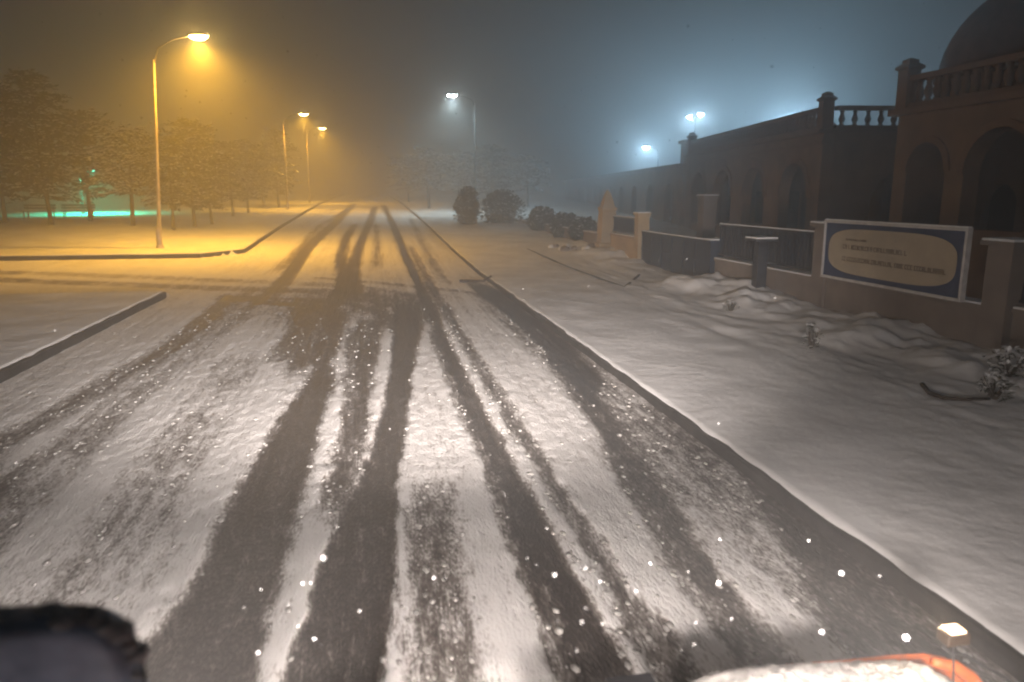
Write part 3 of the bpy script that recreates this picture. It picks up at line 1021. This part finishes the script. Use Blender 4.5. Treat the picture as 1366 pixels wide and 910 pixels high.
# ------------------------------------------------------------------ buildings
def arch_wall(bm, L_, top, thick, arches, zb=-0.2, n=14):
    """wall in local coords: runs along +x from 0 to L_, front at y=0, back at y=thick; arches = (x centre, half width, spring z, rise)"""
    def strip(p, q):   # faces between two polylines of (x, z), front and back
        for y, flip in ((0, False), (thick, True)):
            a = [bm.verts.new((x, y, z)) for x, z in p]
            b = [bm.verts.new((x, y, z)) for x, z in q]
            for k in range(len(p) - 1):
                f_ = (a[k], a[k + 1], b[k + 1], b[k])
                bm.faces.new(f_[::-1] if flip else f_)
    x = 0
    for cx, hw, sp, rise in arches:
        strip([(x, zb), (cx - hw, zb)], [(x, top), (cx - hw, top)])
        crv = [(cx - hw * math.cos(math.pi * k / n), sp + rise * math.sin(math.pi * k / n)) for k in range(n + 1)]
        strip(crv, [(c[0], top) for c in crv])
        edge = [(cx - hw, zb)] + crv + [(cx + hw, zb)]
        a = [bm.verts.new((q[0], 0, q[1])) for q in edge]
        b = [bm.verts.new((q[0], thick, q[1])) for q in edge]
        for k in range(len(edge) - 1):
            bm.faces.new((a[k + 1], a[k], b[k], b[k + 1]))
        x = cx + hw
    strip([(x, zb), (L_, zb)], [(x, top), (L_, top)])
    for xx, fl in ((0, True), (L_, False)):
        q = [bm.verts.new(c) for c in ((xx, 0, zb), (xx, thick, zb), (xx, thick, top), (xx, 0, top))]
        bm.faces.new(q[::-1] if fl else q)
    q = [bm.verts.new(c) for c in ((0, 0, top), (L_, 0, top), (L_, thick, top), (0, thick, top))]
    bm.faces.new(q)


def archivolt(bm, cx, hw, sp, rise, wd=0.16, proud=0.06, n=18):
    prev = None
    for k in range(n + 1):
        a = math.pi * k / n
        c = (cx - hw * math.cos(a), sp + rise * math.sin(a))
        o = (cx - (hw + wd) * math.cos(a), sp + (rise + wd) * math.sin(a))
        ring = [bm.verts.new((c[0], -0.003, c[1])), bm.verts.new((c[0], -proud, c[1])), bm.verts.new((o[0], -proud, o[1])), bm.verts.new((o[0], -0.003, o[1]))]
        if prev:
            for j in range(3):
                bm.faces.new((prev[j], ring[j], ring[j + 1], prev[j + 1]))
        prev = ring


bm = bmesh.new()
lathe(bm, [(0.055, 0), (0.055, 0.05), (0.035, 0.07), (0.075, 0.24), (0.035, 0.46), (0.05, 0.5), (0.03, 0.52), (0.055, 0.55), (0.055, 0.6)], 8)
BAL = bpy.data.meshes.new('baluster'); bm.to_mesh(BAL); bm.free(); BAL.materials.append(M_STONE2)
BAL.polygons.foreach_set('use_smooth', [True] * len(BAL.polygons))


def balustrade(parent, p0, p1, z0, step=0.32, posts=True, h=0.6):
    """row of balusters between two local points, with plinth and hand rail"""
    p0, p1 = Vector(p0), Vector(p1)
    d = p1 - p0
    L_ = d.length
    an = math.atan2(d.y, d.x)
    for nm, za, zb, hw in (('balustrade_plinth', z0, z0 + 0.12, 0.12), ('handrail', z0 + 0.12 + h, z0 + 0.26 + h, 0.13)):
        o = boxo(nm, M_STONE2, parent, 0, L_, -hw, hw, za, zb, 0.01)
        o.location = (p0.x, p0.y, 0); o.rotation_euler = (0, 0, an)
    n = int(L_ / step)
    for k in range(n):
        o = link('baluster', BAL, None, parent)
        q = p0 + d * ((k + 0.5) / n)
        o.location = (q.x, q.y, z0 + 0.12)
        o.scale = (1.55, 1.55, h / 0.6)
    if posts:
        for q in (p0, p1):
            bm = bmesh.new()
            lathe(bm, [(0.27, z0), (0.27, z0 + 0.42 + h), (0.36, z0 + 0.46 + h), (0.36, z0 + 0.52 + h), (0.2, z0 + 0.6 + h), (0.2, z0 + 0.68 + h), (0.02, z0 + 0.74 + h)], 4, a0=math.pi / 4)
            o = finish(bm, 'corner_post', M_STONE2, parent)
            o.location = (q.x, q.y, 0); o.rotation_euler = (0, 0, an)


# --- middle arcade building: facade from (15.3,23.7) to (18,41)
A, B = Vector((15.3, 23.7, 0)), Vector((18.0, 41.0, 0))
d = B - A
LA = d.length
# local frame: x runs from far end (B) to near end (A) so that the front (y=0) faces the road
ang = math.atan2(A.y - B.y, A.x - B.x)
TOPW = 4.62
b1 = empty('arcade_building', (B.x, B.y, 0), 'brown single storey arcade building with balustraded roof behind the gate', 'building', None, ang)
arch1 = [(LA - 2.25 - 4.25 * k, 1.30, 2.45, 1.25) for k in (3, 2, 1, 0)]
bm = bmesh.new()
arch_wall(bm, LA, TOPW, 0.4, arch1)
finish(bm, 'front_wall', M_STONE, b1)
for a in arch1:
    bm = bmesh.new()
    archivolt(bm, *a, wd=0.24)
    finish(bm, 'arch_moulding', M_STONE2, b1)
    boxo('sill', M_STONE2, b1, a[0] - 1.29, a[0] + 1.29, 0.05, 0.35, -0.2, 1.0)
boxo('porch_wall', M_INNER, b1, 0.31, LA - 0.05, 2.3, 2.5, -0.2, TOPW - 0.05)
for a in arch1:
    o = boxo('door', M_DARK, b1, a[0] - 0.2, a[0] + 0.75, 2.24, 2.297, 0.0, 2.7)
    boxo('window', M_GLASS, b1, a[0] - 1.6, a[0] - 0.6, 2.25, 2.297, 1.1, 2.7)
boxo('roof', M_STONE2, b1, -0.0, LA + 0.0, 0.41, 9.0, TOPW - 0.25, TOPW - 0.02)
boxo('far_end_wall', M_STONE, b1, 0.0, 0.3, 0.41, 9.0, -0.2, TOPW - 0.27)
boxo('cornice', M_STONE2, b1, -0.12, LA + 0.12, -0.22, 0.45, TOPW, TOPW + 0.14, 0.02)
boxo('string_course', M_STONE2, b1, -0.05, LA + 0.07, -0.07, -0.003, TOPW - 0.36, TOPW - 0.24, 0.01)
balustrade(b1, (0.3, 0.12, 0), (LA - 0.2, 0.12, 0), TOPW + 0.14, 0.36, True, 0.5)
# near end wall (faces the camera) with its own arch
bm = bmesh.new()
arch_wall(bm, 8.55, TOPW, 0.4, [(2.6, 1.2, 2.2, 1.2), (6.2, 1.2, 2.2, 1.2)])
o = finish(bm, 'end_wall', M_STONE, b1)
o.location = (LA - 0.001, 0.42, 0); o.rotation_euler = (0, 0, math.pi / 2)
boxo('end_cornice', M_STONE2, b1, LA - 0.3, LA + 0.14, 0.46, 9.1, TOPW, TOPW + 0.14, 0.02)
boxo('inner_wall', M_INNER, b1, LA - 2.6, LA - 2.45, 2.55, 9.0, -0.2, TOPW - 0.3)
boxo('end_door', M_DARK, b1, LA - 2.44, LA - 2.40, 3.6, 4.7, 0, 2.8)
balustrade(b1, (LA - 0.12, 0.42, 0), (LA - 0.12, 5.4, 0), TOPW + 0.14, 0.42, False, 0.5)
bm = bmesh.new()
lathe(bm, [(1.9 * math.cos(k * math.pi / 18), 0.9 * math.sin(k * math.pi / 18)) for k in range(9)] + [(0.06, 0.93), (0.05, 1.2)], 28)
o = finish(bm, 'small_dome', M_DOME, b1, smooth=True)
o.location = (LA - 9.6, 3.2, TOPW + 0.55)
bm = bmesh.new()
lathe(bm, [(1.95, 0), (1.95, 0.58), (2.0, 0.6)], 28)
o = finish(bm, 'dome_drum', M_STONE2, b1, smooth=False)
o.location = (LA - 9.6, 3.2, TOPW - 0.01)

# --- long low wing with chimney
A2, B2 = Vector((18.15, 42.0, 0)), Vector((26.3, 100.0, 0))
LW = (B2 - A2).length
wg = empty('low_wing', (B2.x, B2.y, 0), 'long low dark wing with chimney stretching into the haze', 'building', None, math.atan2(A2.y - B2.y, A2.x - B2.x))
wa = [(LW - 3 - 5.2 * k, 1.0, 2.3, 0.9) for k in range(10, -1, -1)]
bm = bmesh.new()
arch_wall(bm, LW, 4.1, 0.4, wa)
finish(bm, 'front_wall', M_STONE, wg)
boxo('back_wall', M_INNER, wg, 0, LW, 2.0, 2.3, -0.2, 4.0)
for a in wa:
    boxo('window', M_GLASS, wg, a[0] - .8, a[0] + .8, 1.94, 1.997, 1.2, 2.8)
boxo('roof', M_DOME, wg, -0.2, LW + 0.05, 0.42, 7, 3.85, 4.05)
boxo('eaves', M_STONE2, wg, -0.2, LW + 0.05, -0.3, 0.41, 4.1, 4.32, 0.02)
boxo('roof_snow', M_SNOWCAP, wg, -0.15, LW, 0.43, 6.9, 4.051, 4.12, 0.02)
ch = boxo('chimney', M_STONE2, wg, LW - 5.0, LW - 4.0, 1.2, 2.2, 4.1, 5.75, 0.02)
boxo('chimney_cap', M_STONE2, ch, LW - 5.15, LW - 3.85, 1.05, 2.35, 5.75, 5.95, 0.02)

# --- right-hand building nearer the road
b2 = empty('domed_building', (14.0, 18.3, 0), 'near brown arcaded building with large dome at the right edge', 'building', None, -math.pi / 2)
# local x runs toward the camera (-Y), local y runs +X (into the building)
ar2 = [(1.18, 0.68, 3.15, 0.72), (3.45, 0.98, 3.05, 1.02), (6.2, 0.98, 3.05, 1.02), (9.0, 0.98, 3.05, 1.02)]
L2 = 11.5
bm = bmesh.new()
arch_wall(bm, L2, 4.62, 0.45, ar2)
finish(bm, 'front_wall', M_STONE, b2)
for a in ar2:
    bm = bmesh.new()
    archivolt(bm, *a, wd=0.17, proud=0.05)
    finish(bm, 'arch_moulding', M_STONE2, b2)
    boxo('arch_parapet', M_STONE2, b2, a[0] - a[1] + .005, a[0] + a[1] - .005, 0.08, 0.36, -0.2, 1.75)
bm = bmesh.new()
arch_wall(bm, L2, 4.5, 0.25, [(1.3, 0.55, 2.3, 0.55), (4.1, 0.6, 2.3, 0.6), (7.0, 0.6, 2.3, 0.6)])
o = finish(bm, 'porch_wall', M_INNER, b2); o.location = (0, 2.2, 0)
boxo('dark_backing', M_DARK, b2, 0.2, L2 - 0.2, 2.6, 2.7, 0, 4.4)  # near-black sheet stands in for the shade behind the porch arches
boxo('end_wall', M_STONE, b2, -0.002, 0.4, 0.452, 10, -0.2, 4.62)
boxo('roof', M_STONE2, b2, 0.41, L2, 0.46, 10, 4.3, 4.55)
boxo('cornice', M_STONE2, b2, -0.16, L2, -0.24, 0.5, 4.62, 4.80, 0.02)
boxo('end_cornice', M_STONE2, b2, -0.16, 0.5, 0.503, 10, 4.62, 4.80, 0.02)
balustrade(b2, (0.12, 0.1, 0), (L2, 0.1, 0), 4.80, 0.30, True, 0.55)
dc = onY(1392, 95, 16.5)
lx, ly = 18.3 - dc.y, dc.x - 14.0
bm = bmesh.new()
lathe(bm, [(2.28, 0), (2.28, 0.85), (2.4, 0.9), (2.4, 1.0)], 32)
o = finish(bm, 'dome_drum', M_STONE2, b2); o.location = (lx, ly, 4.54)
bm = bmesh.new()
lathe(bm, [(2.3 * math.cos(k * math.pi / 22), 2.25 * math.sin(k * math.pi / 22)) for k in range(11)] + [(0.08, 2.27), (0.06, 2.7), (0.02, 3.0)], 36)
o = finish(bm, 'dome', M_DOME, b2, smooth=True); o.location = (lx, ly, 5.54)

# ------------------------------------------------------------------ the plough lorry the photo is taken from
tr = empty('snow_plough_lorry', (0.35, 0.3, 0), 'orange plough lorry front with snow covered plough edge and mirror at the bottom', 'lorry')
inv = Vector((0.35, 0.3, 0))


def tp_(px, py, Y_):
    return onY(px, py, Y_) - inv


# front panel with headlights, under the windscreen and below the view
boxo('front_panel', M_ORANGE, tr, -1.15, 1.15, 0.0, 0.35, 0.55, 1.68, 0.05)
boxo('bumper', M_BLACK, tr, -1.2, 1.2, -0.05, 0.50, 0.30, 0.54, 0.03)
HL = []
for sx in (-0.85, 0.85):
    bm = bmesh.new()
    lathe(bm, [(0.02, -0.03), (0.11, -0.02), (0.12, 0.06), (0.115, 0.075)], 20)
    o = finish(bm, 'headlight', emit('headlight_glow', (1.0, 0.92, 0.84), 3), tr, smooth=True)
    o.location = (sx, 0.40, 1.50); o.rotation_euler = (-math.pi / 2, 0, 0)
    add_light('headlight_beam', 'SPOT', (sx, 0.55, 1.52), HEADLIGHT_W, (1.0, 0.87, 0.79), 0.09, tr, (0.0, 1, -0.045), 29, 1.0).scale = (2.95, 1, 1)
    add_light('headlight_flood', 'SPOT', (sx, 0.58, 1.50), HEADLIGHT_W * 0.05, (1.0, 0.87, 0.79), 0.09, tr, (0.0, 1, -0.32), 84, 1.0).scale = (3.2, 1, 1)

# plough top edge: curved orange sheet with packed snow
edge = [(925, 930), (985, 902), (1060, 893), (1130, 888), (1190, 882), (1240, 879), (1268, 884), (1290, 898), (1312, 925)]
ED = [tp_(x, y, 2.55) for x, y in edge]
bm = bmesh.new()
fr, bk, lo = [], [], []
for i, p in enumerate(ED):
    fr.append(bm.verts.new(p)); bk.append(bm.verts.new(p + Vector((0, 0.035, 0.004)))); lo.append(bm.verts.new(Vector((p.x, p.y + 0.16, p.z * 0.45))))
lo2 = [bm.verts.new(v.co + Vector((0, -0.03, 0))) for v in lo]
for i in range(len(ED) - 1):
    bm.faces.new((fr[i], fr[i + 1], bk[i + 1], bk[i]))
    bm.faces.new((bk[i], bk[i + 1], lo[i + 1], lo[i]))
    bm.faces.new((lo2[i], lo2[i + 1], fr[i + 1], fr[i]))
finish(bm, 'plough_blade', M_ORANGE, tr, smooth=False)
# side flange, orange at the right end
bm = bmesh.new()
tube(bm, [ED[5] + Vector((0, -.02, .0)), ED[6] + Vector((0, -.02, -.005)), ED[7] + Vector((0, -.02, -.008)), ED[8] + Vector((0, -.02, -.01))], [0.018, 0.03, 0.034, 0.034], 8)
finish(bm, 'plough_rim', M_ORANGE, tr, smooth=True)
# snow packed on it
n1, n2 = 150, 26
P0 = [tp_(x, y, 2.42) for x, y in ((900, 935), (960, 905), (1010, 896), (1075, 892), (1130, 890), (1180, 888), (1225, 888), (1262, 905), (1275, 925))]
cum = np.linspace(0, 1, len(P0))
u_ = np.linspace(0, 1, n1)
bx1 = np.interp(u_, cum, [p.x for p in P0]); bz1 = np.interp(u_, cum, [p.z for p in P0])
V_ = np.linspace(0, 1, n2)
Xs, Ys, Zs = [], [], []
for v in V_:
    nz = 0.6 * (fbm(u_ * 22, np.full(n1, v * 5.0), 77, 4) - 0.5) + 0.9 * (fbm(u_ * 55, np.full(n1, v * 13.0), 78, 3) - 0.5)
    Xs.append(bx1 + 0.01 * nz)
    Ys.append(np.full(n1, 2.42 - 0.3 - 0.34 + 0.42 * v) + 0.02 * nz)
    Zs.append(bz1 + 0.05 * np.sin(math.pi * min(1, v * 0.9 + 0.1)) * (0.55 + 1.1 * nz) - 0.10 * (1 - v) ** 2 - 0.03 * v ** 6)
sn = grid_mesh('packed_snow', np.array(Xs), np.array(Ys), np.array(Zs), mat('dimmed_packed_snow', (0.50, 0.49, 0.48), 0.9, 0.35, 18, 0.8, 60))  # snow colour darkened to offset the strong headlight flood on it
sn.parent = tr
# marker lamp on its stalk at the blade corner
c = tp_(1272, 848, 2.3)
ml = boxo('marker_lamp', M_BRONZE, tr, c.x - 0.05, c.x + 0.05, c.y - 0.035, c.y + 0.035, c.z - 0.027, c.z + 0.022, 0.008)
boxo('lens', emit('marker_lamp_glow', (1.0, 0.62, 0.30), 5), ml, c.x - 0.037, c.x + 0.032, c.y - 0.028, c.y + 0.028, c.z + 0.0225, c.z + 0.034, 0.005)
add_light('marker_lamp_light', 'POINT', (c.x - 0.03, c.y + 0.06, c.z + 0.03), 1.6, (1.0, 0.72, 0.45), 0.02, tr)
bm = bmesh.new()
q = tp_(1271, 935, 2.3)
tube(bm, [c + Vector((0, 0, -0.02)), (c + q) / 2 + Vector((.002, 0, 0)), q], 0.0045, 6)
finish(bm, 'lamp_stalk', M_BLACK, tr)
bm = bmesh.new()
tube(bm, [tp_(x, y, 2.34) for x, y in ((1256, 862), (1268, 870), (1290, 874), (1310, 888), (1340, 903), (1365, 925))], 0.006, 6)
finish(bm, 'cable', M_BLACK, tr, smooth=True)
# bracket tying blade to the lorry, out of view
boxo('plough_arm', M_BLACK, tr, 0.55, 0.75, 0.45, 2.35, 0.45, 0.6)
boxo('plough_arm', M_BLACK, tr, -0.75, -0.55, 0.45, 2.35, 0.45, 0.6)

# front mirror at the bottom left
mc = tp_(55, 934, 1.25)
bm = bmesh.new()
R_ = 18
prof = []
for k in range(40):
    a = 2 * math.pi * k / 40
    prof.append((0.155 * math.copysign(abs(math.cos(a)) ** 0.55, math.cos(a)), 0.155 * math.copysign(abs(math.sin(a)) ** 0.55, math.sin(a))))
rings = []
for s_, yy in ((0.86, -0.012), (0.97, -0.006), (1.0, 0.02), (0.97, 0.06), (0.8, 0.09), (0.4, 0.105)):
    rings.append([bm.verts.new((x * s_, yy, z * s_)) for x, z in prof])
for a_, b_ in zip(rings, rings[1:]):
    for k in range(40):
        bm.faces.new((a_[k], a_[(k + 1) % 40], b_[(k + 1) % 40], b_[k]))
bm.faces.new(rings[0]); bm.faces.new(rings[-1][::-1])
bmesh.ops.recalc_face_normals(bm, faces=bm.faces)
mi = finish(bm, 'mirror_housing', M_MIRROR, tr, smooth=True)
mi.location = mc; mi.rotation_euler = (0.15, 0, -0.12)
bm = bmesh.new()
for k in range(46):
    a = math.pi * (-0.02 + 1.04 * k / 45)
    x = 0.15 * math.copysign(abs(math.cos(a)) ** 0.55, math.cos(a)); z = 0.15 * abs(math.sin(a)) ** 0.55
    rr = random.uniform(0.008, 0.022)
    mtx = Matrix.Translation((x, 0.025 + random.uniform(-.012, .02), z)) @ Matrix.Diagonal((1.3, 1.2, 0.8, 1))
    bmesh.ops.create_icosphere(bm, subdivisions=1, radius=rr, matrix=mtx)
fr_ = finish(bm, 'frost_rim', mat('grimy_frost', (0.22, 0.23, 0.25), 0.9, 0.5, 20, 0.5), mi, smooth=True)
fr_['kind'] = 'stuff'
bm = bmesh.new()
q0, q1 = tp_(172, 868, 1.28), tp_(186, 935, 1.28)
tube(bm, [q0 + Vector((-.01, 0, -.004)), q0 + Vector((.008, 0, -.03)), (q0 + q1) / 2 + Vector((.008, 0, 0)), q1, Vector((q1.x, 0.35, q1.z - 0.35))], [0.012, 0.014, 0.013, 0.013, 0.013], 8)
finish(bm, 'mirror_arm', M_BLACK, tr, smooth=True)

# ------------------------------------------------------------------ falling snow (uncountable)
M_FLAKE = mat('snowflake', (0.6, 0.6, 0.61), 0.9, 0.1, 5, 0)
M_FLAKE.node_tree.nodes['Principled BSDF'].inputs['Alpha'].default_value = 0.12
ico = bmesh.new()
bmesh.ops.create_icosphere(ico, subdivisions=1, radius=1.0)
IV = np.array([v.co[:] for v in ico.verts]); IF = np.array([[v.index for v in f.verts] for f in ico.faces])
ico.free()
rg = np.random.default_rng(99)
C_, R__ = [], []
for k in range(1500):                                     # through the air ahead
    dd = 3.0 + 32 * rg.random() ** 0.7
    q = CAM + ray(rg.uniform(-80, 1450), rg.uniform(-20, 930)) * dd
    if q.z < float(gz(q.y)) + 0.25 or (q.x > 9 and q.y > 3):
        continue
    C_.append(q); R__.append(rg.uniform(0.003, 0.007) + 0.00022 * dd)
for k in range(50):                                        # big wet flakes drifting over the plough
    q = CAM + ray(rg.uniform(300, 1230), 690 + 200 * rg.random() ** 0.6) * rg.uniform(1.9, 3.0)
    C_.append(q); R__.append(0.0018 + 0.005 * rg.random() ** 2)
for k in range(26):                                       # oversized flakes added round the nearest lamp, to show as bright discs
    q = head + Vector((rg.uniform(-3.2, 2.0), rg.uniform(-2.5, -0.4), rg.uniform(-4.5, 0.6)))
    C_.append(q); R__.append(rg.uniform(0.03, 0.055))
VV, FF = [], []
for i, (c, r0) in enumerate(zip(C_, R__)):
    VV.append(IV * r0 * rg.uniform(0.75, 1.25, (len(IV), 1)) + np.array(c[:]))
    FF.append(IF + i * len(IV))
me = bpy.data.meshes.new('falling_snow')
me.from_pydata(np.concatenate(VV).tolist(), [], np.concatenate(FF).tolist())
tag(link('falling_snow', me, M_FLAKE), 'loose snowflakes falling through the lamp light', 'snow', None, 'stuff')

# ------------------------------------------------------------------ haze: freezing fog
bm = bmesh.new()
box(bm, -340, 340, -80, 640, -1.4, 14.0)
hm = bpy.data.materials.new('haze_air')
hm.use_nodes = True
n = hm.node_tree.nodes
n.remove(n['Principled BSDF'])
pv = n.new('ShaderNodeVolumePrincipled')
pv.inputs['Color'].default_value = (0.93, 0.94, 0.95, 1)
pv.inputs['Density'].default_value = HAZE_DENSITY
pv.inputs['Anisotropy'].default_value = 0.72
hm.node_tree.links.new(pv.outputs[0], n['Material Output'].inputs['Volume'])
tag(finish(bm, 'haze', hm), 'freezing fog filling the air', None, None, 'stuff')
